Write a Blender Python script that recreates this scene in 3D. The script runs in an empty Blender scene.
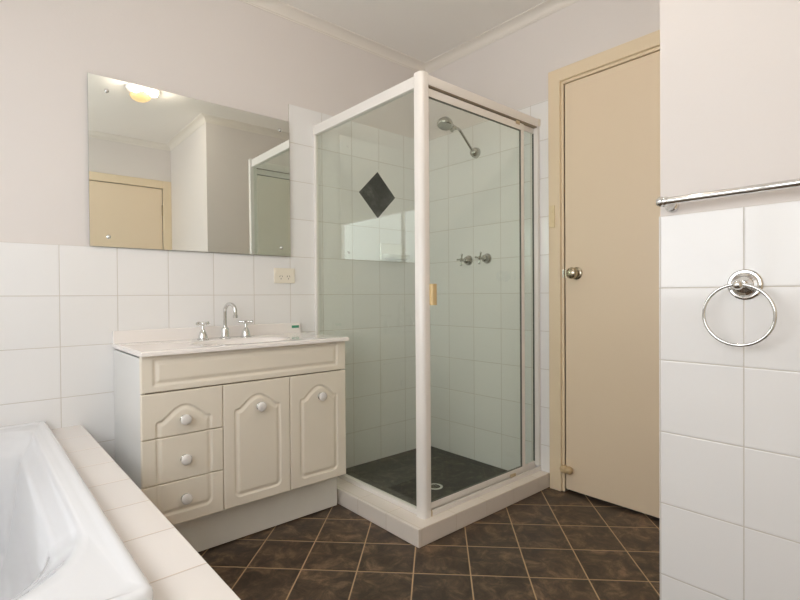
import bpy, bmesh, math
import numpy as np
from mathutils import Vector, Matrix
S = bpy.context.scene
COL = S.collection
PI = math.pi

# ------------------------------------------------------------------ camera
def make_camera():
    y, p, r = [math.radians(a) for a in (41.2238, -0.5242, -0.3861)]
    F = Vector((math.sin(y)*math.cos(p), math.cos(y)*math.cos(p), math.sin(p)))
    R = Vector((math.cos(y), -math.sin(y), 0)); U = R.cross(F)
    R2 = R*math.cos(r) + U*math.sin(r); U2 = -R*math.sin(r) + U*math.cos(r)
    cd = bpy.data.cameras.new('camera'); co = bpy.data.objects.new('camera', cd); COL.objects.link(co)
    m = Matrix((R2, U2, -F)).transposed().to_4x4(); m.translation = Vector((-.2009, -2.3124, .9957))
    co.matrix_world = m; cd.sensor_width = 36; cd.lens = 494.6538/800*36; cd.clip_start = .02
    S.camera = co
make_camera()

# ------------------------------------------------------------------ world, daylight, exposure
w = bpy.data.worlds.new('world'); S.world = w; w.use_nodes = True
w.node_tree.nodes['Background'].inputs[0].default_value = (.75, .86, 1, 1)
w.node_tree.nodes['Background'].inputs[1].default_value = 0.03
WY0, WY1, WZ0, WZ1 = -2.68, -.45, .95, 1.93       # the frosted window in the left wall
XL = -.80                                          # left wall plane
vs = S.view_settings
S.display_settings.display_device = 'sRGB'
vs.view_transform = 'Standard'; vs.look = 'None'; vs.exposure = 0.37; vs.gamma = 1; vs.use_curve_mapping = False
S.cycles.max_bounces = 14; S.cycles.diffuse_bounces = 8; S.cycles.glossy_bounces = 6; S.cycles.transparent_max_bounces = 16
S.cycles.sample_clamp_indirect = 6

# ------------------------------------------------------------------ constants of the room
XB, YF, ZC = 2.058, -2.732, 2.477          # right wall, front wall (behind the camera), ceiling
XN, YN = 1.2433, -1.7540                   # nib wall face and end
TW, TH = .1993, .1983
TT = .007                                  # tile thickness: plaster sits this far behind the tile face

# ------------------------------------------------------------------ materials
def newmat(name):
    m = bpy.data.materials.new(name); m.use_nodes = True
    nt = m.node_tree; return m, nt, nt.nodes, nt.links, nt.nodes['Principled BSDF']
def pmat(name, col, rough=.5, metal=0, spec=.5, coat=0, emit=None, es=0, noise=0, nscale=8, bump=0, bscale=60):
    m, nt, N, L, P = newmat(name)
    P.inputs['Base Color'].default_value = (*col, 1); P.inputs['Roughness'].default_value = rough
    P.inputs['Metallic'].default_value = metal; P.inputs['Specular IOR Level'].default_value = spec
    P.inputs['Coat Weight'].default_value = coat; P.inputs['Coat Roughness'].default_value = .05
    if emit: P.inputs['Emission Color'].default_value = (*emit, 1); P.inputs['Emission Strength'].default_value = es
    g = N.new('ShaderNodeNewGeometry')
    if noise:
        n = N.new('ShaderNodeTexNoise'); n.inputs['Scale'].default_value = nscale; n.inputs['Detail'].default_value = 4
        L.new(g.outputs['Position'], n.inputs['Vector'])
        mr = N.new('ShaderNodeMapRange'); mr.inputs['To Min'].default_value = 1-noise; mr.inputs['To Max'].default_value = 1+noise*.3
        L.new(n.outputs['Fac'], mr.inputs['Value'])
        mx = N.new('ShaderNodeMix'); mx.data_type = 'RGBA'; mx.blend_type = 'MULTIPLY'; mx.inputs['Factor'].default_value = 1
        mx.inputs['A'].default_value = (*col, 1); L.new(mr.outputs['Result'], mx.inputs['B']); L.new(mx.outputs['Result'], P.inputs['Base Color'])
    if bump:
        n = N.new('ShaderNodeTexNoise'); n.inputs['Scale'].default_value = bscale; n.inputs['Detail'].default_value = 3
        L.new(g.outputs['Position'], n.inputs['Vector'])
        b = N.new('ShaderNodeBump'); b.inputs['Strength'].default_value = bump; b.inputs['Distance'].default_value = .002
        L.new(n.outputs['Fac'], b.inputs['Height']); L.new(b.outputs['Normal'], P.inputs['Normal'])
    return m
def srgb(r, g, b):
    f = lambda c: (c/255/12.92 if c/255 <= .04045 else ((c/255+.055)/1.055)**2.4)
    return (f(r), f(g), f(b))

def tile_mat(name, axes, col, grout, gw=.0025, rough=.12, var=.03, slate=False, bumpd=.0012):
    """axes: two (direction vector, origin value, period) giving the two grid coordinates in world space"""
    m, nt, N, L, P = newmat(name)
    g = N.new('ShaderNodeNewGeometry')
    def math_(op, a, b=None):
        n = N.new('ShaderNodeMath'); n.operation = op
        for i, v in enumerate((a, b)):
            if v is None: continue
            if isinstance(v, (int, float)): n.inputs[i].default_value = v
            else: L.new(v, n.inputs[i])
        return n.outputs[0]
    dist, cells = [], []
    for d, o, per in axes:
        vd = N.new('ShaderNodeVectorMath'); vd.operation = 'DOT_PRODUCT'; L.new(g.outputs['Position'], vd.inputs[0]); vd.inputs[1].default_value = d
        t = math_('DIVIDE', math_('SUBTRACT', vd.outputs['Value'], o), per)
        fr = math_('FRACT', t); cells.append(math_('FLOOR', t))
        dist.append(math_('MULTIPLY', math_('MINIMUM', fr, math_('SUBTRACT', 1.0, fr)), per))
    dm = math_('MINIMUM', *dist) if len(dist) == 2 else dist[0]
    mr = N.new('ShaderNodeMapRange'); mr.interpolation_type = 'SMOOTHSTEP'
    mr.inputs['From Min'].default_value = gw*.35; mr.inputs['From Max'].default_value = gw*.65; L.new(dm, mr.inputs['Value'])
    cv = N.new('ShaderNodeCombineXYZ'); L.new(cells[0], cv.inputs[0]); L.new(cells[-1], cv.inputs[1])
    wn = N.new('ShaderNodeTexWhiteNoise'); L.new(cv.outputs[0], wn.inputs['Vector'])
    vr = N.new('ShaderNodeMapRange'); vr.inputs['To Min'].default_value = 1-var; vr.inputs['To Max'].default_value = 1
    L.new(wn.outputs['Value'], vr.inputs['Value'])
    if slate:
        n1 = N.new('ShaderNodeTexNoise'); n1.inputs['Scale'].default_value = 13; n1.inputs['Detail'].default_value = 9; n1.inputs['Roughness'].default_value = .72; n1.inputs['Distortion'].default_value = .6
        sc = N.new('ShaderNodeVectorMath'); sc.operation = 'SCALE'; sc.inputs['Scale'].default_value = 7; L.new(wn.outputs['Color'], sc.inputs[0])
        ad = N.new('ShaderNodeVectorMath'); L.new(g.outputs['Position'], ad.inputs[0]); L.new(sc.outputs[0], ad.inputs[1]); L.new(ad.outputs[0], n1.inputs['Vector'])
        cr = N.new('ShaderNodeValToRGB'); e = cr.color_ramp.elements
        e[0].position = .40; e[0].color = (*[c*.40 for c in col], 1); e[1].position = .68; e[1].color = (*[min(1, c*2.9) for c in col], 1)
        k = e.new(.52); k.color = (*[c*.95 for c in col], 1)
        L.new(n1.outputs['Fac'], cr.inputs['Fac']); base = cr.outputs['Color']
        n2 = N.new('ShaderNodeMapRange'); n2.inputs['To Min'].default_value = rough-.06; n2.inputs['To Max'].default_value = rough+.14
        L.new(n1.outputs['Fac'], n2.inputs['Value']); L.new(n2.outputs['Result'], P.inputs['Roughness'])
    else:
        rgb = N.new('ShaderNodeRGB'); rgb.outputs[0].default_value = (*col, 1); base = rgb.outputs[0]
        rr = N.new('ShaderNodeMapRange'); rr.inputs['To Min'].default_value = .75; rr.inputs['To Max'].default_value = rough
        L.new(mr.outputs['Result'], rr.inputs['Value']); L.new(rr.outputs['Result'], P.inputs['Roughness'])
    mv = N.new('ShaderNodeMix'); mv.data_type = 'RGBA'; mv.blend_type = 'MULTIPLY'; mv.inputs['Factor'].default_value = 1
    L.new(base, mv.inputs['A']); L.new(vr.outputs['Result'], mv.inputs['B'])
    mx = N.new('ShaderNodeMix'); mx.data_type = 'RGBA'; mx.inputs['A'].default_value = (*grout, 1)
    L.new(mr.outputs['Result'], mx.inputs['Factor']); L.new(mv.outputs['Result'], mx.inputs['B'])
    L.new(mx.outputs['Result'], P.inputs['Base Color'])
    hr = N.new('ShaderNodeMapRange'); hr.interpolation_type = 'SMOOTHSTEP'; hr.inputs['From Min'].default_value = gw*.3; hr.inputs['From Max'].default_value = gw*1.6
    L.new(dm, hr.inputs['Value'])
    nz = N.new('ShaderNodeTexNoise'); nz.inputs['Scale'].default_value = 60 if slate else 7; nz.inputs['Detail'].default_value = 2
    L.new(g.outputs['Position'], nz.inputs['Vector'])
    hh = math_('ADD', hr.outputs['Result'], math_('MULTIPLY', nz.outputs['Fac'], .35 if slate else .5))
    b = N.new('ShaderNodeBump'); b.inputs['Strength'].default_value = .55; b.inputs['Distance'].default_value = bumpd
    L.new(hh, b.inputs['Height']); L.new(b.outputs['Normal'], P.inputs['Normal'])
    return m

WT = srgb(240, 239, 238); GR = srgb(204, 198, 189)
X_, Y_, Z_ = (1, 0, 0), (0, 1, 0), (0, 0, 1)
M = {}
M['plaster'] = pmat('painted_plaster', srgb(226, 220, 216), .6, noise=.02, nscale=3, bump=.12, bscale=120)
M['ceiling'] = pmat('ceiling_paint', srgb(244, 240, 235), .7, noise=.02, nscale=2, bump=.08, bscale=120)
M['cornice'] = pmat('cornice_paint', srgb(233, 227, 219), .55, noise=.01)
M['tile_xz'] = tile_mat('white_wall_tile', [(X_, .0706, TW), (Z_, 1.0032, TH)], WT, GR)
M['tile_yz'] = tile_mat('white_wall_tile_side', [(Y_, -.1966, TW), (Z_, 1.0032, TH)], WT, GR)
M['tile_nib'] = tile_mat('white_wall_tile_nib', [(Y_, -1.953, .1956), (Z_, 1.0111, TH)], WT, GR)
M['tile_surround'] = tile_mat('white_bath_surround_tile', [(Y_, -.778, .1955)], srgb(232, 226, 221), srgb(196, 176, 158))
M['tile_hob'] = tile_mat('white_hob_tile', [(X_, .940, .2015), (Y_, -.095, .2015)], srgb(234, 226, 217), srgb(206, 194, 178), gw=.0022)
A45 = math.radians(-45.4922)
ca, sa = math.cos(A45), math.sin(A45)
FX, FY, FT = .7086, -.4329, .2042
da = (ca, sa, 0); db = (-sa, ca, 0)
M['floor'] = tile_mat('slate_floor_tile', [(da, da[0]*FX+da[1]*FY, FT), (db, db[0]*FX+db[1]*FY, FT)],
                      srgb(87, 69, 53), srgb(184, 156, 120), gw=.0046, rough=.36, var=.18, slate=True, bumpd=.0015)
M['slate'] = tile_mat('shower_floor_slate', [(X_, 1.4, .30), (Y_, -.5, .30)], srgb(70, 66, 58), srgb(60, 57, 50), gw=.003, rough=.4, var=.12, slate=True, bumpd=.0008)
M['accent'] = tile_mat('dark_accent_tile', [(Z_, 9, 20.)], srgb(62, 62, 60), srgb(60, 60, 58), rough=.3, slate=True)
M['cream'] = pmat('cream_gloss_paint', srgb(233, 214, 187), .38, noise=.025, nscale=2.5, bump=.05, bscale=40)
M['cream_trim'] = pmat('cream_trim_paint', srgb(232, 214, 184), .35, noise=.02, nscale=4)
M['vanity'] = pmat('vanity_satin_laminate', srgb(238, 230, 215), .36, noise=.01, nscale=5)
M['vanity_side'] = pmat('vanity_white_laminate', srgb(228, 228, 226), .4, noise=.01)
M['kick'] = pmat('kickboard_laminate', srgb(236, 234, 226), .3, noise=.04, nscale=14)
M['gap'] = pmat('shadow_gap_board', srgb(110, 95, 80), .8, noise=.05)
M['gelcoat'] = pmat('vanity_polymarble', srgb(243, 238, 234), .12, coat=.5, noise=.01)
M['acrylic'] = pmat('bath_acrylic', srgb(226, 227, 230), .1, coat=.7, noise=.005)
M['knob'] = pmat('knob_porcelain', srgb(232, 229, 226), .2, coat=.5, noise=.01)
M['frame'] = pmat('white_powdercoat', srgb(240, 236, 231), .28, noise=.015, nscale=10)
M['frame_old'] = pmat('aged_frame_seal', srgb(214, 194, 160), .5, noise=.25, nscale=60)
M['seal'] = pmat('grey_rubber_seal', srgb(96, 98, 90), .5, noise=.1)
M['dark'] = pmat('dark_channel', srgb(70, 62, 52), .6, noise=.1)
M['channel'] = pmat('grey_channel_plastic', srgb(150, 138, 118), .5, noise=.1)
M['chrome'] = pmat('polished_chrome', (.74, .74, .73), .06, 1, noise=.01)
M['chrome_dull'] = pmat('worn_chrome', (.55, .55, .52), .16, 1, noise=.15, nscale=60)
M['nickel'] = pmat('antique_nickel', (.50, .44, .33), .2, 1, noise=.1, nscale=40)
M['plastic'] = pmat('ivory_plastic', srgb(240, 233, 218), .35, noise=.01)
M['switch'] = pmat('cream_switch_plastic', srgb(230, 212, 172), .35, noise=.01)
M['handle'] = pmat('cream_handle_plastic', srgb(222, 196, 146), .4, noise=.04, nscale=40)
M['stopper'] = pmat('aged_cream_rubber', srgb(205, 178, 136), .55, noise=.12, nscale=50)
M['slot'] = pmat('dark_slot', srgb(90, 80, 66), .6, noise=.05)
M['ceramic'] = pmat('white_ceramic', srgb(240, 238, 232), .12, coat=.5, noise=.01)
M['green'] = pmat('green_sticker', srgb(70, 150, 120), .4, noise=.15, nscale=150)
M['bulb'] = pmat('heat_bulb_lit', (1, .9, .75), .3, emit=(1, .88, .74), es=125, noise=.01)
M['bulb_clear'] = pmat('glass_bowl_lit', (.12, .07, .03), .15, emit=(1, .66, .32), es=.9, noise=.25, nscale=90)
M['mirror'] = pmat('mirror_silvering', (.84, .875, .84), 0.0, 1)
M['mirror_edge'] = pmat('mirror_glass_edge', srgb(150, 165, 150), .2, noise=.02)
M['frost'] = pmat('frosted_window_pane', (.9, .9, .9), .5, emit=(.93, .97, 1), es=3.1, noise=.01)

def glass_mat():
    m, nt, N, L, P = newmat('shower_glass'); N.remove(P)
    t = N.new('ShaderNodeBsdfTransparent'); t.inputs[0].default_value = (.945, .968, .940, 1)
    gl = N.new('ShaderNodeBsdfGlossy'); gl.inputs['Roughness'].default_value = 0.0; gl.inputs[0].default_value = (.95, 1, .97, 1)
    lw = N.new('ShaderNodeFresnel'); lw.inputs['IOR'].default_value = 1.5
    mx = N.new('ShaderNodeMixShader'); g = N.new('ShaderNodeNewGeometry'); iv = N.new('ShaderNodeMath'); iv.operation = 'SUBTRACT'; iv.inputs[0].default_value = 1; L.new(g.outputs['Backfacing'], iv.inputs[1]); mu = N.new('ShaderNodeMath'); mu.operation = 'MULTIPLY'; L.new(lw.outputs[0], mu.inputs[0]); L.new(iv.outputs[0], mu.inputs[1]); L.new(mu.outputs[0], mx.inputs[0]); L.new(t.outputs[0], mx.inputs[1]); L.new(gl.outputs[0], mx.inputs[2])
    L.new(mx.outputs[0], N['Material Output'].inputs[0]); return m
M['glass'] = glass_mat()

# ------------------------------------------------------------------ helpers
def obj(name, bm, mat, parent=None, smooth=False, bevel=0, seg=2, auto=None):
    me = bpy.data.meshes.new(name); bmesh.ops.recalc_face_normals(bm, faces=bm.faces); bm.to_mesh(me); bm.free()
    o = bpy.data.objects.new(name, me); COL.objects.link(o); me.materials.append(M[mat])
    if smooth:
        me.polygons.foreach_set('use_smooth', [True]*len(me.polygons))
        if auto: me.set_sharp_from_angle(angle=math.radians(auto))
    if bevel:
        b = o.modifiers.new('bevel', 'BEVEL'); b.width = bevel; b.segments = seg; b.limit_method = 'ANGLE'; b.angle_limit = math.radians(40)
        b.harden_normals = False
    if parent:
        o.parent = parent; o.matrix_parent_inverse = Matrix.Translation(-parent.location)
    return o
def empty(name, loc, label=None, cat=None, group=None, kind=None):
    o = bpy.data.objects.new(name, None); COL.objects.link(o); o.location = loc; o.empty_display_size = .05
    tag(o, label, cat, group, kind); return o
def tag(o, label=None, cat=None, group=None, kind=None):
    if label: o['label'] = label
    if cat: o['category'] = cat
    if group: o['group'] = group
    if kind: o['kind'] = kind
    return o
def bx(bm, x0, x1, y0, y1, z0, z1):
    v = [bm.verts.new(p) for p in ((x0,y0,z0),(x1,y0,z0),(x1,y1,z0),(x0,y1,z0),(x0,y0,z1),(x1,y0,z1),(x1,y1,z1),(x0,y1,z1))]
    for f in ((0,3,2,1),(4,5,6,7),(0,1,5,4),(1,2,6,5),(2,3,7,6),(3,0,4,7)): bm.faces.new([v[i] for i in f])
    return bm
def B(*boxes):
    bm = bmesh.new()
    for b in boxes: bx(bm, *b)
    return bm
def prism(bm, pts, axis, a0, a1):
    """extrude a 2-D outline along axis; outline coordinates are the remaining axes in order"""
    def mk(p, a):
        c = list(p); c.insert(axis, a); return bm.verts.new(c)
    A = [mk(p, a0) for p in pts]; C = [mk(p, a1) for p in pts]; n = len(pts)
    for i in range(n): bm.faces.new((A[i], A[(i+1) % n], C[(i+1) % n], C[i]))
    bm.faces.new(A[::-1]); bm.faces.new(C); return bm
def lathe(bm, prof, mat=Matrix(), n=32):
    """prof: list of (radius, height) along local +Z"""
    rings = []
    for r, h in prof:
        if r < 1e-6: rings.append([bm.verts.new(mat @ Vector((0, 0, h)))])
        else: rings.append([bm.verts.new(mat @ Vector((r*math.cos(2*PI*i/n), r*math.sin(2*PI*i/n), h))) for i in range(n)])
    for a, b in zip(rings, rings[1:]):
        for i in range(n):
            j = (i+1) % n
            if len(a) == 1 and len(b) == 1: continue
            if len(a) == 1: bm.faces.new((a[0], b[i], b[j]))
            elif len(b) == 1: bm.faces.new((a[i], a[j], b[0]))
            else: bm.faces.new((a[i], a[j], b[j], b[i]))
    for r in (rings[0], rings[-1]):
        if len(r) > 1: bm.faces.new(r)
    return bm
def tube(bm, pts, rad, n=16, closed=False):
    pts = [Vector(p) for p in pts]; m = len(pts); rings = []; rs = rad if isinstance(rad, (list, tuple)) else [rad]*m
    up = None
    for i, p in enumerate(pts):
        if closed: d = (pts[(i+1) % m]-pts[i-1]).normalized()
        else: d = (pts[min(i+1, m-1)]-pts[max(i-1, 0)]).normalized()
        if up is None: up = d.orthogonal().normalized()
        up = (up - d*up.dot(d)).normalized(); s = d.cross(up)
        rings.append([bm.verts.new(p + (up*math.cos(2*PI*k/n) + s*math.sin(2*PI*k/n))*rs[i]) for k in range(n)])
    for i in range(m if closed else m-1):
        a, b = rings[i], rings[(i+1) % m]
        for k in range(n): bm.faces.new((a[k], a[(k+1) % n], b[(k+1) % n], b[k]))
    if not closed: bm.faces.new(rings[0][::-1]); bm.faces.new(rings[-1])
    return bm
def frame_to(direction, origin=(0, 0, 0)):
    d = Vector(direction).normalized(); q = Vector((0, 0, 1)).rotation_difference(d)
    return Matrix.Translation(origin) @ q.to_matrix().to_4x4()
def rrect(x0, x1, y0, y1, r, z, n=12):
    """closed rounded-rectangle loop of 4*(n+1) points; r may be a 4-tuple (x1y1, x0y1, x0y0, x1y0)"""
    rr = r if isinstance(r, (list, tuple)) else (r,)*4; out = []
    for k, (cx, cy) in enumerate(((x1, y1), (x0, y1), (x0, y0), (x1, y0))):
        sx = 1 if k in (0, 3) else -1; sy = 1 if k in (0, 1) else -1; q = rr[k]
        for i in range(n+1):
            a = PI/2*k + PI/2*i/n
            out.append((cx - sx*q + q*math.cos(a), cy - sy*q + q*math.sin(a), z))
    return out
def loft(bm, loops, cap0=False, cap1=False):
    R = [[bm.verts.new(p) for p in l] for l in loops]; n = len(R[0])
    for a, b in zip(R, R[1:]):
        for i in range(n): bm.faces.new((a[i], a[(i+1) % n], b[(i+1) % n], b[i]))
    if cap0: bm.faces.new(R[0][::-1])
    if cap1: bm.faces.new(R[-1])
    return bm
def smoothed(bm): return bm

# ------------------------------------------------------------------ the room
W = .12
st = lambda o: tag(o, kind='structure')
st(obj('floor', B((XL-W, XB+W, YF-W, W, -.1, 0)), 'floor'))
st(obj('ceiling', B((XL-W, XB+W, YF-W, W, ZC, ZC+.1)), 'ceiling'))
wb = st(obj('wall_back', B((XL-W, XB+W, TT, W, 0, ZC)), 'plaster'))
XT = .0706+5*TW                                          # where the tall shower tiling starts
obj('tile_panel', B((XL, XT, 0, TT, 0, 1.2015), (XT, XB, 0, TT, 0, 1.9935)), 'tile_xz', wb)
# right wall with the doorway
DY0, DY1, DZ = -.985, -1.735, 2.062
wr = st(obj('wall_right', B((XB+TT, XB+W, DY0, TT, 0, ZC), (XB+TT, XB+W, YF-W, DY1, 0, ZC), (XB+TT, XB+W, DY1, DY0, DZ, ZC)), 'plaster'))
obj('tile_panel', B((XB, XB+TT, -.903, 0, 0, 1.9985)), 'tile_yz', wr)
# nib wall: a solid return that hides part of the door
wn = st(obj('wall_nib', B((XN+.003, XB+TT-.001, YF, YN-.003, 0, ZC)), 'plaster'))
obj('tile_panel', B((XN, XN+.003, YF, YN, 0, 1.2094)), 'tile_nib', wn, bevel=.0012)
# front wall (seen in the mirror) with its doorway
EX0, EX1 = .405, 1.175
wf = st(obj('wall_front', B((XL-W, EX0, YF-W, YF, 0, ZC), (EX1, XB+W, YF-W, YF, 0, ZC), (EX0, EX1, YF-W, YF, 2.062, ZC)), 'plaster'))
obj('tile_panel', B((XL, EX0-.07, YF, YF+TT, 0, 1.2)), 'tile_xz', wf)
# left wall with the window
wl = st(obj('wall_left', B((XL-W, XL, YF-W, WY0, 0, ZC), (XL-W, XL, WY1, W, 0, ZC), (XL-W, XL, WY0, WY1, 0, WZ0), (XL-W, XL, WY0, WY1, WZ1, ZC)), 'plaster'))
obj('tile_panel', B((XL, XL+TT, YF+TT, 0, 0, WZ0), (XL, XL+TT, WY1, 0, WZ0, 1.2)), 'tile_yz', wl)
wi = st(empty('window_1', (XL, (WY0+WY1)/2, WZ0)))
ym = (WY0+WY1)/2
obj('window_frame', B((XL-.09, XL-.005, WY0, WY1, WZ0, WZ0+.045), (XL-.09, XL-.005, WY0, WY1, WZ1-.045, WZ1), (XL-.09, XL-.005, WY0, WY0+.045, WZ0+.045, WZ1-.045),
    (XL-.09, XL-.005, WY1-.045, WY1, WZ0+.045, WZ1-.045), (XL-.08, XL-.02, ym-.02, ym+.02, WZ0+.045, WZ1-.045)), 'frame', wi, bevel=.002)
for a, b in ((WY0+.045, ym-.02), (ym+.02, WY1-.045)):
    obj('window_pane', B((XL-.056, XL-.05, a, b, WZ0+.045, WZ1-.045)), 'frost', wi)

# cornices: a concave cove with small fillets, swept along each wall
def cove(c=.052, h=.047):
    pts = [(0, -h), (.004, -h), (.004, -h+.006)]
    for i in range(9):
        a = PI/2*i/8
        pts.append((.007 + (c-.013)*(1-math.cos(a)), -h+.008 + (h-.014)*math.sin(a)))
    pts += [(c-.002, -.004), (c, -.004), (c, 0), (0, 0)]
    return pts
def cornice(n, path):
    """path: list of (x, y, inward direction at that mitre) ; direction already scaled for the mitre"""
    bm = bmesh.new(); pr = cove(); R = []
    for x, y, dx, dy in path: R.append([bm.verts.new((x+dx*p, y+dy*p, ZC+q)) for p, q in pr])
    k = len(pr)
    for a, b in zip(R, R[1:]):
        for i in range(k): bm.faces.new((a[i], a[(i+1) % k], b[(i+1) % k], b[i]))
    bm.faces.new(R[0]); bm.faces.new(R[-1][::-1])
    st(obj('trim_%d' % n, bm, 'cornice', smooth=True, auto=35))
yt, xt = TT, XB+TT; xn, yn = XN+.003, YN-.003
cornice(1, [(XL, yt, 1, -1), (xt, yt, -1, -1)])
cornice(2, [(xt, yt, -1, -1), (xt, yn, -1, 1)])
cornice(3, [(xt, yn, -1, 1), (xn, yn, -1, 1)])
cornice(4, [(xn, yn, -1, 1), (xn, YF, -1, 1)])
cornice(5, [(xn, YF, -1, 1), (XL, YF, 1, 1)])
cornice(6, [(XL, YF, 1, 1), (XL, yt, 1, -1)])

# ------------------------------------------------------------------ doors
def knob_set(parent, base, d, name='door_handle'):
    m = frame_to(d, base); bm = bmesh.new()
    lathe(bm, [(.0, 0), (.031, 0), (.031, .003), (.027, .007), (.014, .009), (.0125, .022), (.017, .027), (.024, .031), (.0275, .038),
               (.0285, .047), (.027, .055), (.022, .061), (.012, .064), (0, .065)], m, 36)
    obj(name, bm, 'nickel', parent, smooth=True, auto=40)
# door 1: in the right wall beside the shower
d1 = st(empty('door_1', (XB+.01, -1.36, 0)))
AO, AI = -.907, -.972                        # architrave outer and inner edge
bm = bmesh.new(); prism(bm, [(AO, 0), (AO, 2.1285), (YN-.002, 2.1285), (YN-.002, 2.064), (AI, 2.064), (AI, 0)], 0, XB-.014, XB+TT)
obj('architrave', bm, 'cream_trim', d1, bevel=.004, seg=3)
bm = B((XB+.0, XB+.10, -.985, AI, 0, 2.078), (XB+.0, XB+.10, DY1-.0, -.985, 2.05, 2.078))
obj('door_jamb', bm, 'cream_trim', d1, bevel=.0015)
lf = obj('door_leaf', B((XB+.008, XB+.043, DY1+.002, -.9885, .014, 2.047)), 'cream', d1, bevel=.0015)
knob_set(lf, (XB+.008, -1.05, 1.099), (-1, 0, 0))
obj('latch_plate', B((XB+.006, XB+.0085, -.9925, -.9885, 1.078, 1.122)), 'nickel', lf)
obj('strike_plate', B((XB-.002, XB+.0005, -.984, -.979, 1.080, 1.120)), 'chrome_dull', d1)
# door 2: in the front wall, seen in the mirror
d2 = st(empty('door_2', ((EX0+EX1)/2, YF, 0)))
obj('architrave', B((EX1-.005, XN+.002, YF-.002, YF+.014, 0, 2.13), (EX0-.065, EX0+.005, YF-.002, YF+.014, 0, 2.13), (EX0+.005, EX1-.005, YF-.002, YF+.014, 2.057, 2.13)), 'cream_trim', d2, bevel=.004, seg=3)
lf2 = obj('door_leaf', B((EX0+.006, EX1-.01, YF-.04, YF-.003, .012, 2.053)), 'cream', d2, bevel=.0015)
for z in (.25, 1.05, 1.80):
    bm = bmesh.new(); lathe(bm, [(0, 0), (.006, 0), (.006, .1), (0, .1)], Matrix.Translation((EX1-.008, YF+.002, z)), 12)
    obj('hinge', bm, 'nickel', lf2)
knob_set(lf2, (EX0+.07, YF-.003, 1.05), (0, 1, 0))

# ------------------------------------------------------------------ bath and its tiled surround
BX0, BX1, BY0, BY1 = XL+TT+.002, .022, -1.462, -.002
SX1, SY0, SZ = .1382, -1.68, .4903
bs = empty('bath_surround', (-.3, -.85, 0), 'long white tiled ledge boxed around the bath on the left', 'bath surround')
obj('ledge', B((BX1-.03, SX1, SY0, 0, SZ-.03, SZ), (XL+TT, BX1-.03, SY0, BY0+.03, SZ-.03, SZ)), 'tile_surround', bs, bevel=.002)
obj('apron', B((SX1-.02, SX1-.002, SY0+.002, 0, 0, SZ-.03), (XL+TT, SX1-.02, SY0+.002, SY0+.02, 0, SZ-.03)), 'tile_yz', bs)
bath = empty('bathtub', ((BX0+BX1)/2, -.73, 0), 'glossy white bathtub with stepped inner rim set into the tiled ledge', 'bathtub')
ZR = .530
def bl(ix0, ix1, iy0, iy1, r, z): return rrect(BX0+ix0, BX1-ix1, BY0+iy0, BY1-iy1, r, z, 14)
loops = [bl(.004, .004, .004, .004, .018, SZ+.0005), bl(0, 0, 0, 0, .020, SZ+.006), bl(0, 0, 0, 0, .020, ZR-.010), bl(.002, .002, .002, .002, .019, ZR-.004), bl(.006, .006, .006, .006, .018, ZR-.001),
         bl(.011, .011, .011, .011, .018, ZR), bl(.017, .017, .017, .017, .018, ZR-.0005), bl(.023, .023, .026, .023, .03, ZR-.004), bl(.03, .03, .034, .03, .04, ZR-.0065), bl(.047, .045, .078, .075, (.06, .10, .18, .23), ZR-.0085),
         bl(.052, .052, .095, .083, (.08, .12, .21, .26), ZR-.013), bl(.057, .057, .108, .090, (.09, .13, .22, .28), ZR-.026), bl(.063, .063, .120, .097, (.10, .14, .23, .29), ZR-.038),
         bl(.080, .082, .165, .125, (.11, .15, .23, .26), ZR-.056), bl(.086, .089, .185, .135, (.115, .15, .23, .26), ZR-.066), bl(.092, .096, .20, .143, (.12, .15, .23, .26), ZR-.080),
         bl(.115, .115, .27, .19, (.13, .16, .23, .25), ZR-.20), bl(.14, .14, .34, .24, (.14, .16, .22, .22), ZR-.32), bl(.16, .16, .38, .27, (.14, .16, .20, .20), ZR-.375),
         bl(.19, .19, .42, .31, (.13, .13, .16, .16), ZR-.40), bl(.25, .25, .5, .4, (.10, .10, .10, .10), ZR-.408)]
bm = loft(bmesh.new(), loops, cap1=True)
obj('tub_shell', bm, 'acrylic', bath, smooth=True, auto=60)
bm = bmesh.new(); lathe(bm, [(0, 0), (.032, 0), (.032, .002), (.022, .004), (.018, .002), (0, .002)], Matrix.Translation(((BX0+BX1)/2, -.52, ZR-.4075)), 28)
obj('drain', bm, 'chrome', bath, smooth=True, auto=40)

# ------------------------------------------------------------------ vanity
VX0, VX1, VY = .2520, 1.1125, -.430
van = empty('vanity_cabinet', (.68, -.2, 0), 'cream vanity cabinet with arched panel doors and three drawers on a kickboard', 'vanity')
obj('front_board', B((VX0+.016, VX1-.016, VY+.0185, VY+.028, .177, .781)), 'gap', van)
obj('bottom_board', B((VX0+.016, VX1-.016, VY+.028, -.001, .177, .193)), 'vanity_side', van)
obj('side_panel', B((VX0, VX0+.016, VY+.0185, -.001, .170, .781)), 'vanity_side', van, bevel=.001)
obj('side_panel', B((VX1-.016, VX1, VY+.0185, -.001, .170, .781)), 'vanity_side', van, bevel=.001)
obj('kickboard', B((VX0+.002, VX1-.004, -.356, -.340, .005, .178), (VX0+.002, VX0+.018, -.340, -.001, 0, .176), (VX1-.020, VX1-.004, -.340, -.001, 0, .176)), 'kick', van, bevel=.001)

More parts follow.
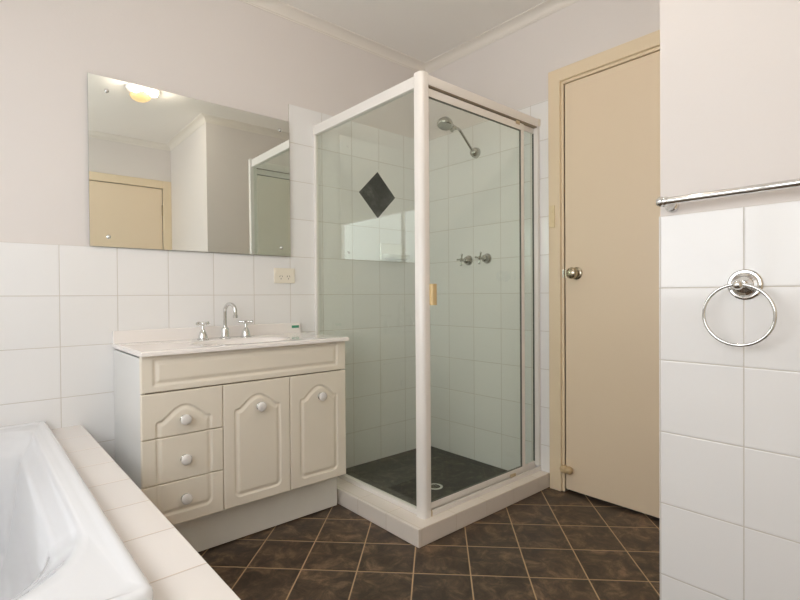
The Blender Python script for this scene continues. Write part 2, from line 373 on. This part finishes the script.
def arch_outline(xc, a, zb, zs, za, r=.022, s=.018):
    """cathedral panel outline: bottom corners rounded, small shoulders, a domed arch"""
    p = []
    for k, (cx, ang) in enumerate(((xc-a+r, PI), (xc+a-r, 1.5*PI))):
        for i in range(7):
            t = ang + PI/2*i/6; p.append((cx + r*math.cos(t), zb+r + r*math.sin(t)))
    q = .011
    for i in range(5):
        t = PI/2*i/4; p.append((xc+a-q + q*math.cos(t), zs-q + q*math.sin(t)))
    b = a - s
    for i in range(0, 33):
        t = 1 - 2*i/32; p.append((xc + b*t, zs + (za-zs)*(.5*(1+math.cos(PI*abs(t))))**.57))
    for i in range(5):
        t = PI/2 + PI/2*i/4; p.append((xc-a+q + q*math.cos(t), zs-q + q*math.sin(t)))
    return np.array(p)
def routed(name, x0, x1, z0, z1, outline, parent, yf=VY, th=.018, step=.0026, mat='vanity'):
    """a board whose front face carries a routed groove following the outline"""
    nx = max(2, int((x1-x0)/step)); nz = max(2, int((z1-z0)/step))
    xs = np.linspace(x0, x1, nx+1); zs = np.linspace(z0, z1, nz+1)
    # a fine edge row for the rounded front arris
    e = .003
    xs = np.unique(np.concatenate([xs, [x0+e*.35, x0+e, x1-e*.35, x1-e]])); zs = np.unique(np.concatenate([zs, [z0+e*.35, z0+e, z1-e*.35, z1-e]]))
    X, Z = np.meshgrid(xs, zs, indexing='ij'); P = np.stack([X, Z], -1)
    h = np.zeros_like(X)
    if outline is not None:
        A = outline; C = np.roll(outline, -1, 0); d = np.full(X.shape, 1e9); inside = np.zeros(X.shape, bool)
        for a, c in zip(A, C):
            ac = c-a; t = np.clip(((P-a) @ ac)/(ac@ac+1e-12), 0, 1); q = P - (a + t[..., None]*ac); d = np.minimum(d, np.hypot(q[..., 0], q[..., 1]))
            if a[1] != c[1]:
                cr = ((a[1] > Z) != (c[1] > Z)) & (X < (c[0]-a[0])*(Z-a[1])/(c[1]-a[1]) + a[0]); inside ^= cr
        s = np.where(inside, d, -d)
        sm = lambda t: np.clip(t, 0, 1)**2*(3-2*np.clip(t, 0, 1))
        h = .0045*(sm((s+.003)/.005) - sm((s-.006)/.014))
    ed = np.minimum(np.minimum(X-x0, x1-X), np.minimum(Z-z0, z1-Z))
    t = np.clip(1-ed/e, 0, 1); h = h + e*(1-np.sqrt(np.clip(1-t*t, 0, 1)))
    bm = bmesh.new(); n0, n1 = X.shape
    V = [[bm.verts.new((xs[i], yf+h[i, j], zs[j])) for j in range(n1)] for i in range(n0)]
    for i in range(n0-1):
        for j in range(n1-1): bm.faces.new((V[i][j], V[i+1][j], V[i+1][j+1], V[i][j+1]))
    loop = [V[i][0] for i in range(n0)] + [V[-1][j] for j in range(1, n1)] + [V[i][-1] for i in range(n0-2, -1, -1)] + [V[0][j] for j in range(n1-2, 0, -1)]
    back = [bm.verts.new((v.co.x, yf+th, v.co.z)) for v in loop]; k = len(loop)
    for i in range(k): bm.faces.new((loop[i], back[i], back[(i+1) % k], loop[(i+1) % k]))
    bm.faces.new(back)
    o = obj(name, bm, mat, parent, smooth=True, auto=50); return o
def cab_knob(x, z, parent):
    m = frame_to((0, -1, 0), (x, VY+.0006, z)); bm = bmesh.new()
    lathe(bm, [(0, 0), (.0165, 0), (.0165, .003), (.012, .006), (.011, .010), (.0165, .012), (.0165, .0135), (0, .0135)], m, 28)
    k = obj('knob', bm, 'chrome_dull', parent, smooth=True, auto=40); k['label'] = 'round white knob on a chrome collar'
    bm = bmesh.new(); lathe(bm, [(0, .013), (.0165, .0132), (.0190, .0155), (.0195, .019), (.0178, .0235), (.012, .026), (0, .027)], m, 28)
    obj('knob_cap', bm, 'knob', k, smooth=True, auto=60)
sepz, g = .657, .0016
oD = arch_outline(.3955, .0975, .213, .552, .602)
x_a, x_b, x_c = .5385, .8255, VX1-.001
for (z0, z1, kz, lab) in ((.493+g, .655-g, .549, 'top drawer front cut by the arched groove'), (.328+g, .493-g, .403, 'plain middle drawer front'), (.170, .328-g, .2585, 'bottom drawer front with rounded groove corners')):
    dr = routed('drawer', VX0-.001, x_a-g, z0, z1, oD, van); dr['label'] = lab; cab_knob(.3955, kz, dr)
o1 = arch_outline(.682, .0975, .209, .552, .602); o2 = arch_outline(.969, .0945, .209, .552, .602)
o1 = o1
dd = routed('door', x_a+g, x_b-g, .171, .655-g, o1, van); cab_knob(.690, .5515, dd)
dd = routed('door', x_b+g, x_c, .172, .655-g, o2, van); cab_knob(.978, .5515, dd)
sq = np.array([(.292, .683), (1.064, .683), (1.064, .774), (.292, .774)])
routed('fascia_panel', VX0-.001, x_c, 0.655+g*2.2, .788, sq, van, step=.0036)

# vanity top with moulded basin
TX0, TX1, TY0, TZ = .2475, 1.1210, -.4476, .8062
vt = empty('basin_counter', (.68, -.2, .783), 'glossy white moulded vanity top with oval basin and low splashback', 'vanity top')
def top_mesh():
    xs = np.unique(np.concatenate([np.linspace(TX0, TX1, 110), [TX0+.0015, TX0+.004, TX0+.007, TX1-.0015, TX1-.004, TX1-.007]]))
    ys = np.unique(np.concatenate([np.linspace(TY0, -.016, 62), [TY0+.0015, TY0+.004, TY0+.007]]))
    X, Y = np.meshgrid(xs, ys, indexing='ij'); sm = lambda t: np.clip(t, 0, 1)**2*(3-2*np.clip(t, 0, 1))
    r = np.hypot((X-.690)/.210, (Y+.262)/.130)
    z = np.full(X.shape, TZ)
    z -= .125*sm((1.02-r)/.75)**.8
    ed = np.minimum(np.minimum(X-TX0, TX1-X), Y-TY0)
    e = .007; t = np.clip(1-ed/e, 0, 1); z -= e*(1-np.sqrt(1-t*t))
    bm = bmesh.new(); n0, n1 = X.shape
    V = [[bm.verts.new((xs[i], ys[j], z[i, j])) for j in range(n1)] for i in range(n0)]
    for i in range(n0-1):
        for j in range(n1-1): bm.faces.new((V[i][j], V[i+1][j], V[i+1][j+1], V[i][j+1]))
    loop = [V[i][0] for i in range(n0)] + [V[-1][j] for j in range(1, n1)] + [V[i][-1] for i in range(n0-2, -1, -1)] + [V[0][j] for j in range(n1-2, 0, -1)]
    low = [bm.verts.new((v.co.x, v.co.y, .7892)) for v in loop]; k = len(loop)
    for i in range(k): bm.faces.new((loop[i], low[i], low[(i+1) % k], loop[(i+1) % k]))
    return bm
obj('basin_slab', top_mesh(), 'gelcoat', vt, smooth=True, auto=45)
# splashback: low upstand with rounded right end and coved foot
bm = bmesh.new()
pts = [(TX0+.001, .7892), (TX1-.002, .7892), (TX1-.003, .820)] + [(1.101 + .016*math.sin(a) , .842+.016*math.cos(a)) for a in [PI/2-PI/2*i/6 for i in range(7)]] + [(TX0+.001, .858)]
prism(bm, pts, 1, -.0165, -.0008)
sb = obj('splashback', bm, 'gelcoat', vt, bevel=.003, seg=3)
gs = obj('sticker', B((1.064, 1.106, -.0172, -.0163, .831, .844)), 'green', sb); gs['label'] = 'small green sticker'
bm = bmesh.new(); lathe(bm, [(0, 0), (.022, 0), (.022, .002), (.012, .003), (0, .003)], Matrix.Translation((.690, -.262, .676)), 24)
obj('drain', bm, 'chrome', vt, smooth=True, auto=40)

# ------------------------------------------------------------------ basin taps
def cross_tap(name, x, y, z, ang, lab, group):
    t = empty(name, (x, y, z), lab, 'tap', group)
    bm = bmesh.new(); T = Matrix.Translation((x, y, z))
    lathe(bm, [(0, 0), (.0265, 0), (.0265, .003), (.021, .006), (.0195, .012), (.0185, .020), (.0145, .032), (.0095, .040), (.0060, .046), (.0060, .064), (0, .064)], T, 28)
    obj('tap_body', bm, 'chrome', t, smooth=True, auto=40)
    bm = bmesh.new(); lathe(bm, [(0, .062), (.0085, .062), (.0110, .066), (.0110, .075), (.008, .078), (0, .0785)], T, 24)
    for k in range(4):
        a = ang + k*PI/2; d = Vector((math.cos(a), math.sin(a), 0)); c = Vector((x, y, z+.0705))
        tube(bm, [c+d*s for s in (.004, .012, .022, .029, .033, .035)], [.0060, .0062, .0070, .0080, .0070, .0025], 12)
    obj('handle', bm, 'chrome', t, smooth=True, auto=50)
ZL = TZ+.0003
cross_tap('basin_tap', .590, -.075, ZL, .35, 'chrome cross-handle tap left of the basin spout', 'basin taps')
cross_tap('basin_tap', .790, -.075, ZL, .80, 'chrome cross-handle tap right of the basin spout', 'basin taps')
sp = empty('basin_spout', (.690, -.075, ZL), 'chrome gooseneck spout standing between the two basin taps', 'spout')
bm = bmesh.new(); T = Matrix.Translation((.690, -.075, ZL))
lathe(bm, [(0, 0), (.0255, 0), (.0255, .003), (.020, .006), (.0180, .009), (.0175, .040), (.0155, .046), (.0105, .050), (.0095, .056), (0, .056)], T, 28)
obj('spout_base', bm, 'chrome', sp, smooth=True, auto=40)
c0 = Vector((.690, -.075, ZL)); dh = Vector((.28, -.96, 0)).normalized(); R0 = .036
pts = [c0+Vector((0, 0, z)) for z in (.045, .07, .095, .118)]
for i in range(1, 15):
    a = PI - (PI+.15)*i/14; pts.append(c0 + Vector((0, 0, .120)) + dh*(R0+R0*math.cos(a)) + Vector((0, 0, R0*math.sin(a))))
e_ = pts[-1]; pts += [e_+Vector((0, 0, -.008)), e_+Vector((0, 0, -.009)), e_+Vector((0, 0, -.022))]
bm = bmesh.new(); tube(bm, pts, [.0085]*(len(pts)-2)+[.0105, .0105], 16)
obj('spout_neck', bm, 'chrome', sp, smooth=True, auto=50)

# ------------------------------------------------------------------ mirror
mi = empty('wall_mirror', (.616, -.010, 1.2), 'large frameless rectangular mirror fixed with four screws above the vanity', 'mirror')
na, nb = .00635, -.00724
my = lambda x, z: -.0102 + na*(z-1.55) + nb*(x-.6)
bm = bmesh.new(); q = [(.172, 1.2025), (1.0615, 1.2025), (1.0615, 1.8965), (.172, 1.8935)]
V = [bm.verts.new((x, my(x, z), z)) for x, z in q]; bm.faces.new(V)
mf = obj('mirror_face', bm, 'mirror', mi)
bm = bmesh.new(); prism(bm, [(x, z) for x, z in q], 1, .0004, .004)
for v in bm.verts: v.co.y += my(v.co.x, v.co.z)
obj('mirror_backing', bm, 'mirror_edge', mi)
for x, z in ((.238, 1.838), (.238, 1.243), (1.010, 1.843), (1.010, 1.243)):
    bm = bmesh.new(); lathe(bm, [(0, 0), (.0085, 0), (.008, .003), (.005, .0055), (0, .0065)], frame_to((0, -1, 0), (x, my(x, z)-.0003, z)), 20)
    obj('screw_cap', bm, 'chrome', mi, smooth=True, auto=60)

# ------------------------------------------------------------------ power outlet and light switch
po = empty('power_outlet', (1.031, 0, 1.102), 'ivory double power outlet on the tiles right of the mirror', 'power outlet')
obj('plate', B((.9725, 1.0895, -.009, -.0005, 1.063, 1.140)), 'plastic', po, bevel=.003, seg=3)
for cx in (1.010, 1.052):
    bm = bmesh.new()
    for dx, dz, a in ((-.0065, .004, .5), (.0065, .004, -.5), (0, -.008, 0)):
        c = Vector((cx+dx, 0, 1.094+dz)); u = Vector((math.sin(a), 0, math.cos(a)))*.0042; s = Vector((math.cos(a), 0, -math.sin(a)))*.0011
        v = [bm.verts.new(c+p+Vector((0, yy, 0))) for yy in (-.0094, -.0085) for p in (u+s, u-s, -u-s, -u+s)]
        for f in ((0,1,2,3),(7,6,5,4),(0,4,5,1),(1,5,6,2),(2,6,7,3),(3,7,4,0)): bm.faces.new([v[i] for i in f])
    obj('socket', bm, 'slot', po)
for cx in (.985, 1.077):
    obj('rocker_switch', B((cx-.006, cx+.006, -.0125, -.0085, 1.116, 1.131)), 'plastic', po, bevel=.0015)
ls = empty('light_switch', (XB-.014, -.9295, 1.391), 'slim cream light switch on the door frame beside the shower', 'light switch')
obj('plate', B((XB-.021, XB-.0142, -.945, -.914, 1.335, 1.447)), 'switch', ls, bevel=.0015)
for z in (1.367, 1.415): obj('rocker_switch', B((XB-.024, XB-.0205, -.936, -.923, z-.009, z+.009)), 'switch', ls, bevel=.001)
# door stop
bm = bmesh.new(); d_ = Vector((-.72, -.69, 0)).normalized()
ds_c = Vector((XB-.018, -.988, .120))
bm = bmesh.new(); lathe(bm, [(0, -.004), (.015, -.004), (.0195, .001), (.0205, .010), (.0195, .022), (.0150, .026), (.0150, .029), (.0185, .032), (.0195, .042), (.0175, .050), (.010, .054), (0, .055)], frame_to((-.10, -1, .05), (XB-.014, -.980, .119)), 28)
tag(obj('door_stop', bm, 'stopper', smooth=True, auto=60), 'cream barrel-shaped rubber door stop low on the door frame', 'door stop')

# ------------------------------------------------------------------ shower base
HX, HY, HZ = 1.1248, -.9023, .074
SFX, SFY = 1.265, -.775        # inner edge of the hob
sh = empty('shower_tray', (1.6, -.45, 0), 'white tiled shower hob around a dark slate floor with round drain', 'shower tray')
bm = bmesh.new(); prism(bm, [(HX, -.001), (HX, HY), (XB-.001, HY), (XB-.001, SFY), (SFX, SFY), (SFX, -.001)], 2, 0, HZ)
obj('hob', bm, 'tile_hob', sh, bevel=.004, seg=3)
obj('slate_floor', B((SFX, XB-.001, SFY, -.001, .0005, .016)), 'slate', sh)
bm = bmesh.new(); lathe(bm, [(0, 0), (.040, 0), (.040, .0025), (.036, .0035), (.029, .003), (.028, .001), (0, .001)], Matrix.Translation((1.592, -.528, .0155)), 32)
dn = obj('drain', bm, 'ceramic', sh, smooth=True, auto=40); dn['label'] = 'round pale drain ring'
bm = bmesh.new()
lathe(bm, [(0, 0), (.027, 0), (.027, .0010), (0, .0010)], Matrix.Translation((1.592, -.528, .0168)), 24)
gr = obj('drain_grate', bm, 'dark', dn)
bm = bmesh.new()
for k in range(3): bx(bm, 1.592-.024, 1.592+.024, -.528-.014+k*.013, -.528-.011+k*.013, .0178, .0192)
obj('grate_bars', bm, 'chrome_dull', dn)

# ------------------------------------------------------------------ shower screen
ss = empty('shower_screen', (1.62, -.42, HZ), 'white framed glass corner shower screen with sliding door', 'shower screen')
PXc, PYc, Z1 = 1.221, -.831, 1.907
def post_outline(r, rb, cx, cy):
    # square section, the outer corner (towards -x,-y) strongly rounded
    out = []
    for k, (sx, sy, q) in enumerate(((1, 1, .003), (-1, 1, .004), (-1, -1, rb), (1, -1, .004))):
        for i in range(9):
            a = PI/2*k + PI/2*i/8; out.append((cx+sx*(r-q)+q*math.cos(a), cy+sy*(r-q)+q*math.sin(a)))
    return out
po1 = post_outline(.0225, .024, PXc, PYc); bm = bmesh.new()
bm = bmesh.new(); L3 = [[(x, y, HZ) for x, y in po1], [(x, y, Z1+.002) for x, y in po1],
    [(PXc+(x-PXc)*.93, PYc+(y-PYc)*.93, Z1+.006) for x, y in po1], [(PXc+(x-PXc)*.75, PYc+(y-PYc)*.75, Z1+.009) for x, y in po1]]
obj('corner_post', loft(bm, L3, True, True), 'frame', ss, smooth=True, auto=40)
# left fixed side
XG = 1.222
obj('side_header', B((XG-.014, XG+.014, PYc+.0225, -.001, 1.859, Z1)), 'frame', ss, bevel=.002)
obj('side_sill', B((XG-.012, XG+.012, PYc+.0225, -.001, HZ, HZ+.022)), 'frame', ss, bevel=.002)
obj('wall_jamb', B((XG-.011, XG+.009, -.018, -.001, HZ+.022, 1.859)), 'frame', ss, bevel=.002)
obj('glass_panel', B((XG-.0025, XG+.0025, PYc+.0225, -.018, HZ+.022, 1.859)), 'glass', ss)
# front: header fascia, rail, sills
YG = PYc
fr = obj('front_header', B((PXc+.0225, XB-.001, YG-.020, YG-.016, 1.867, Z1), (PXc+.0225, XB-.001, YG-.016, YG+.016, Z1-.005, Z1), (PXc+.0225, XB-.001, YG+.013, YG+.017, 1.860, Z1-.005)), 'frame', ss, bevel=.001)
obj('header_channel', B((PXc+.0225, XB-.001, YG-.0155, YG+.0125, 1.862, Z1-.0055)), 'channel', ss)
obj('front_sill', B((PXc+.0225, XB-.001, YG-.020, YG-.010, HZ, HZ+.020), (PXc+.0225, XB-.001, YG-.010, YG+.018, HZ, HZ+.009), (PXc+.0225, XB-.001, YG+.010, YG+.018, HZ+.009, HZ+.028)), 'frame', ss, bevel=.001)
obj('corner_seal', B((PXc+.0226, PXc+.030, YG-.022, YG-.004, HZ, HZ+.024)), 'frame_old', ss, bevel=.0015)
obj('wall_jamb', B((XB-.022, XB-.001, YG-.019, YG+.019, HZ+.028, 1.870)), 'frame', ss, bevel=.002)
obj('end_cap', B((XB-.020, XB-.0005, YG-.024, YG-.0205, 1.872, Z1)), 'plastic', ss, bevel=.001)
# sliding door leaf (nearer track) and fixed pane (further track)
XD0, XD1 = PXc+.0225, 1.945
sd = obj('sliding_door', B((XD0, XD0+.012, YG-.010, YG+.002, HZ+.028, 1.858), (XD1-.040, XD1-.016, YG-.010, YG+.002, HZ+.028, 1.858),
    (XD0+.012, XD1-.040, YG-.010, YG+.002, 1.824, 1.858), (XD0+.012, XD1-.040, YG-.010, YG+.002, HZ+.028, HZ+.052)), 'frame', ss, bevel=.0015)
sd['label'] = 'narrow white frame of the sliding door'
obj('door_glass', B((XD0+.012, XD1-.040, YG-.0065, YG-.0025, HZ+.052, 1.824)), 'glass', sd)
obj('glass_seal', B((XD1-.044, XD1-.040, YG-.0085, YG-.0005, HZ+.052, 1.824), (XD0+.012, XD1-.044, YG-.0085, YG-.0005, 1.820, 1.824), (XD0+.012, XD1-.044, YG-.0085, YG-.0005, HZ+.052, HZ+.055)), 'seal', sd)
bm = bmesh.new(); loft(bm, [rrect(1.240, 1.270, YG-.040, YG-.012, .008, z, 5) for z in (.955, .957, 1.041, 1.043)], True, True)
hd = obj('handle', bm, 'handle', sd, smooth=True, auto=50); hd['label'] = 'cream plastic pull handle'
bm = B((1.86, 1.890, YG-.0145, YG-.0105, 1.846, 1.866)); obj('roller_bracket', bm, 'frame_old', sd, bevel=.001)
obj('roller_bracket', B((1.80, 1.84, YG-.016, YG-.0105, HZ+.022, HZ+.036)), 'frame_old', sd, bevel=.001)
for za, zb in ((1.835, 1.862), (HZ+.028, HZ+.048)): obj('pane_rail', B((XD1-.03, XB-.022, YG+.004, YG+.012, za, zb)), 'frame', ss, bevel=.001)
obj('glass_panel', B((XD1-.03, XB-.023, YG+.006, YG+.010, HZ+.048, 1.835)), 'glass', ss)
obj('glass_seal', B((XB-.0250, XB-.0225, YG+.0035, YG+.0125, HZ+.048, 1.835)), 'seal', ss)

# ------------------------------------------------------------------ inside the shower
bm = bmesh.new(); prism(bm, [(1.652, 1.734), (1.514, 1.596), (1.652, 1.458), (1.790, 1.596)], 1, -.0012, .0008)
obj('accent_tile', bm, 'accent', wb)
# soap dish: ceramic block with scooped tray
sdh = empty('soap_dish', (1.76, 0, 1.205), 'white ceramic soap dish mounted on the shower wall under the dark diamond', 'soap dish')
obj('back_plate', B((1.662, 1.848, -.016, -.0005, 1.208, 1.312)), 'ceramic', sdh, bevel=.008, seg=4)
loops = [rrect(1.672, 1.838, -.060, -.010, .018, 1.214, 6), rrect(1.664, 1.846, -.080, -.010, .028, 1.226, 6), rrect(1.662, 1.848, -.086, -.010, .03, 1.240, 6), rrect(1.666, 1.844, -.083, -.010, .027, 1.244, 6),
         rrect(1.674, 1.836, -.074, -.014, .022, 1.240, 6), rrect(1.682, 1.828, -.066, -.018, .018, 1.228, 6)]
obj('tray', loft(bmesh.new(), loops, True, True), 'ceramic', sdh, smooth=True, auto=60)
# shower rose
FL = Vector((XB, -.424, 1.828))
sr = empty('shower_rose', FL, 'chrome shower head on an angled arm high on the shower wall', 'shower head')
bm = bmesh.new(); lathe(bm, [(0, 0), (.031, 0), (.031, .006), (.029, .018), (.021, .034), (.012, .040), (0, .040)], frame_to((-1, 0, 0), FL-Vector((.0005, 0, 0))), 28)
obj('flange', bm, 'chrome_dull', sr, smooth=True, auto=50)
pA = [FL+Vector((-.010, 0, 0)), FL+Vector((-.040, 0, .010)), FL+Vector((-.052, 0, .020)), FL+Vector((-.150, -.006, .098)), FL+Vector((-.168, -.006, .105)), FL+Vector((-.188, -.006, .104))]
obj('arm', tube(bmesh.new(), pA, .0075, 14), 'chrome_dull', sr, smooth=True, auto=50)
joint = FL+Vector((-.198, -.006, .102)); hdv = Vector((-.62, -.05, -.55)).normalized()
bm = bmesh.new(); bmesh.ops.create_uvsphere(bm, u_segments=20, v_segments=12, radius=.014, matrix=Matrix.Translation(joint))
tube(bm, [joint+Vector((.010, 0, .001)), joint+Vector((-.006, 0, -.002)), joint+hdv*.030], [.012, .012, .011], 16)
obj('swivel', bm, 'chrome_dull', sr, smooth=True, auto=50)
hv = Vector((-.30, -.05, -.95)).normalized(); hc = joint + Vector((-.075, -.004, .012))
bm = bmesh.new(); lathe(bm, [(0, -.030), (.014, -.028), (.024, -.022), (.036, -.010), (.043, .002), (.045, .012), (.044, .020), (.040, .023), (.034, .021), (0, .021)], frame_to(hv, hc), 32)
tube(bm, [joint, joint+(hc-hv*.024-joint)*.5, hc-hv*.022], [.011, .011, .013], 16)
obj('spray_head', bm, 'chrome_dull', sr, smooth=True, auto=50)
# shower taps
def wall_tap(y, z, ang, lab):
    t = empty('shower_tap', (XB, y, z), lab, 'tap', 'shower taps'); m = frame_to((-1, 0, 0), (XB-.0005, y, z))
    bm = bmesh.new(); lathe(bm, [(0, 0), (.0300, 0), (.0300, .004), (.027, .010), (.021, .018), (.020, .030), (.0150, .036), (.0090, .040), (.0080, .058), (0, .058)], m, 28)
    obj('flange', bm, 'chrome_dull', t, smooth=True, auto=40)
    bm = bmesh.new(); lathe(bm, [(0, .056), (.009, .056), (.0115, .062), (.0115, .072), (.008, .078), (.004, .084), (0, .085)], m, 24)
    for k in range(4):
        a = ang+k*PI/2; d = Vector((0, math.cos(a), math.sin(a))); c = Vector((XB-.067, y, z))
        tube(bm, [c+d*s for s in (.004, .014, .023, .030, .034, .036)], [.0042, .0044, .0052, .0066, .0058, .002], 12)
    obj('handle', bm, 'chrome_dull', t, smooth=True, auto=50)
wall_tap(-.362, 1.202, .1, 'left chrome cross-handle tap on the shower wall')
wall_tap(-.501, 1.205, .2, 'right chrome cross-handle tap on the shower wall')

# ------------------------------------------------------------------ towel rail and ring on the nib wall
ra = empty('towel_rail', (XN+.003, -2.1, 1.235), 'long chrome towel rail on the wall just above the tiles', 'towel rail')
XR = XN-.060
obj('bar', tube(bmesh.new(), [(XR, -1.790, 1.2385), (XR, -2.43, 1.2385)], .0095, 20), 'chrome', ra, smooth=True, auto=50)
for y, s in ((-1.790, 1), (-2.43, -1)):
    bm = bmesh.new(); lathe(bm, [(0, -.010), (.0105, -.010), (.0125, -.006), (.0125, -.002), (.0108, 0), (.0135, .004), (.0135, .010), (.010, .016), (0, .019)], frame_to((0, s, 0), (XR, y, 1.2385)), 24)
    obj('end_cap', bm, 'chrome', ra, smooth=True, auto=40)
    y2 = y + s*.002
    bm = bmesh.new(); lathe(bm, [(0, 0), (.0175, 0), (.0175, .004), (.014, .009), (.009, .014), (.0075, .030), (.0085, .058), (0, .060)], frame_to((-1, 0, .0), (XN+.0025, y2, 1.2335)), 24)
    obj('bracket', bm, 'chrome', ra, smooth=True, auto=40)
tr = empty('towel_ring', (XN, -1.956, 1.017), 'round chrome towel ring hanging on the tiles below the rail', 'towel ring')
bm = bmesh.new(); lathe(bm, [(0, 0), (.0375, 0), (.0375, .003), (.034, .006), (.030, .006), (.027, .010), (.021, .012), (.019, .017), (.011, .021), (.0095, .036), (0, .038)], frame_to((-1, 0, 0), (XN-.0004, -1.956, 1.017)), 40)
obj('wall_plate', bm, 'chrome', tr, smooth=True, auto=30)
bm = bmesh.new(); bmesh.ops.create_uvsphere(bm, u_segments=20, v_segments=12, radius=.0125, matrix=Matrix.Translation((XN-.043, -1.952, 1.016)))
obj('pivot_ball', bm, 'chrome', tr, smooth=True)
rc = Vector((XN-.045, -1.952, .9435)); rr_ = .0735
obj('ring', tube(bmesh.new(), [rc+Vector((.004*math.cos(a)*0, rr_*math.sin(a), rr_*math.cos(a))) for a in [2*PI*i/72 for i in range(72)]], .0042, 14, closed=True), 'chrome', tr, smooth=True)

# ------------------------------------------------------------------ ceiling light (seen in the mirror)
cl = empty('ceiling_light', (.725, -1.53, ZC), 'lit ceiling heat lamp with glowing round bulbs seen in the mirror', 'ceiling light')
bm = bmesh.new(); lathe(bm, [(0, 0), (.110, 0), (.110, .006), (.104, .013), (.09, .016), (0, .016)], frame_to((0, 0, -1), (.725, -1.505, ZC-.0005)), 48)
obj('mounting_plate', bm, 'frame', cl, smooth=True, auto=40)
for x, y in ((.664, -1.450), (.784, -1.466)):
    bm = bmesh.new(); lathe(bm, [(0, .016), (.018, .016), (.024, .030), (.026, .038), (.022, .047), (.011, .052), (0, .053)], frame_to((0, 0, -1), (x, y, ZC)), 28)
    obj('heat_bulb', bm, 'bulb', cl, smooth=True)
bm = bmesh.new(); lathe(bm, [(0, .016), (.066, .018), (.070, .028), (.060, .045), (.040, .058), (.016, .064), (0, .065)], frame_to((0, 0, -1), (.725, -1.575, ZC)), 20)
obj('glass_bowl', bm, 'bulb_clear', cl)
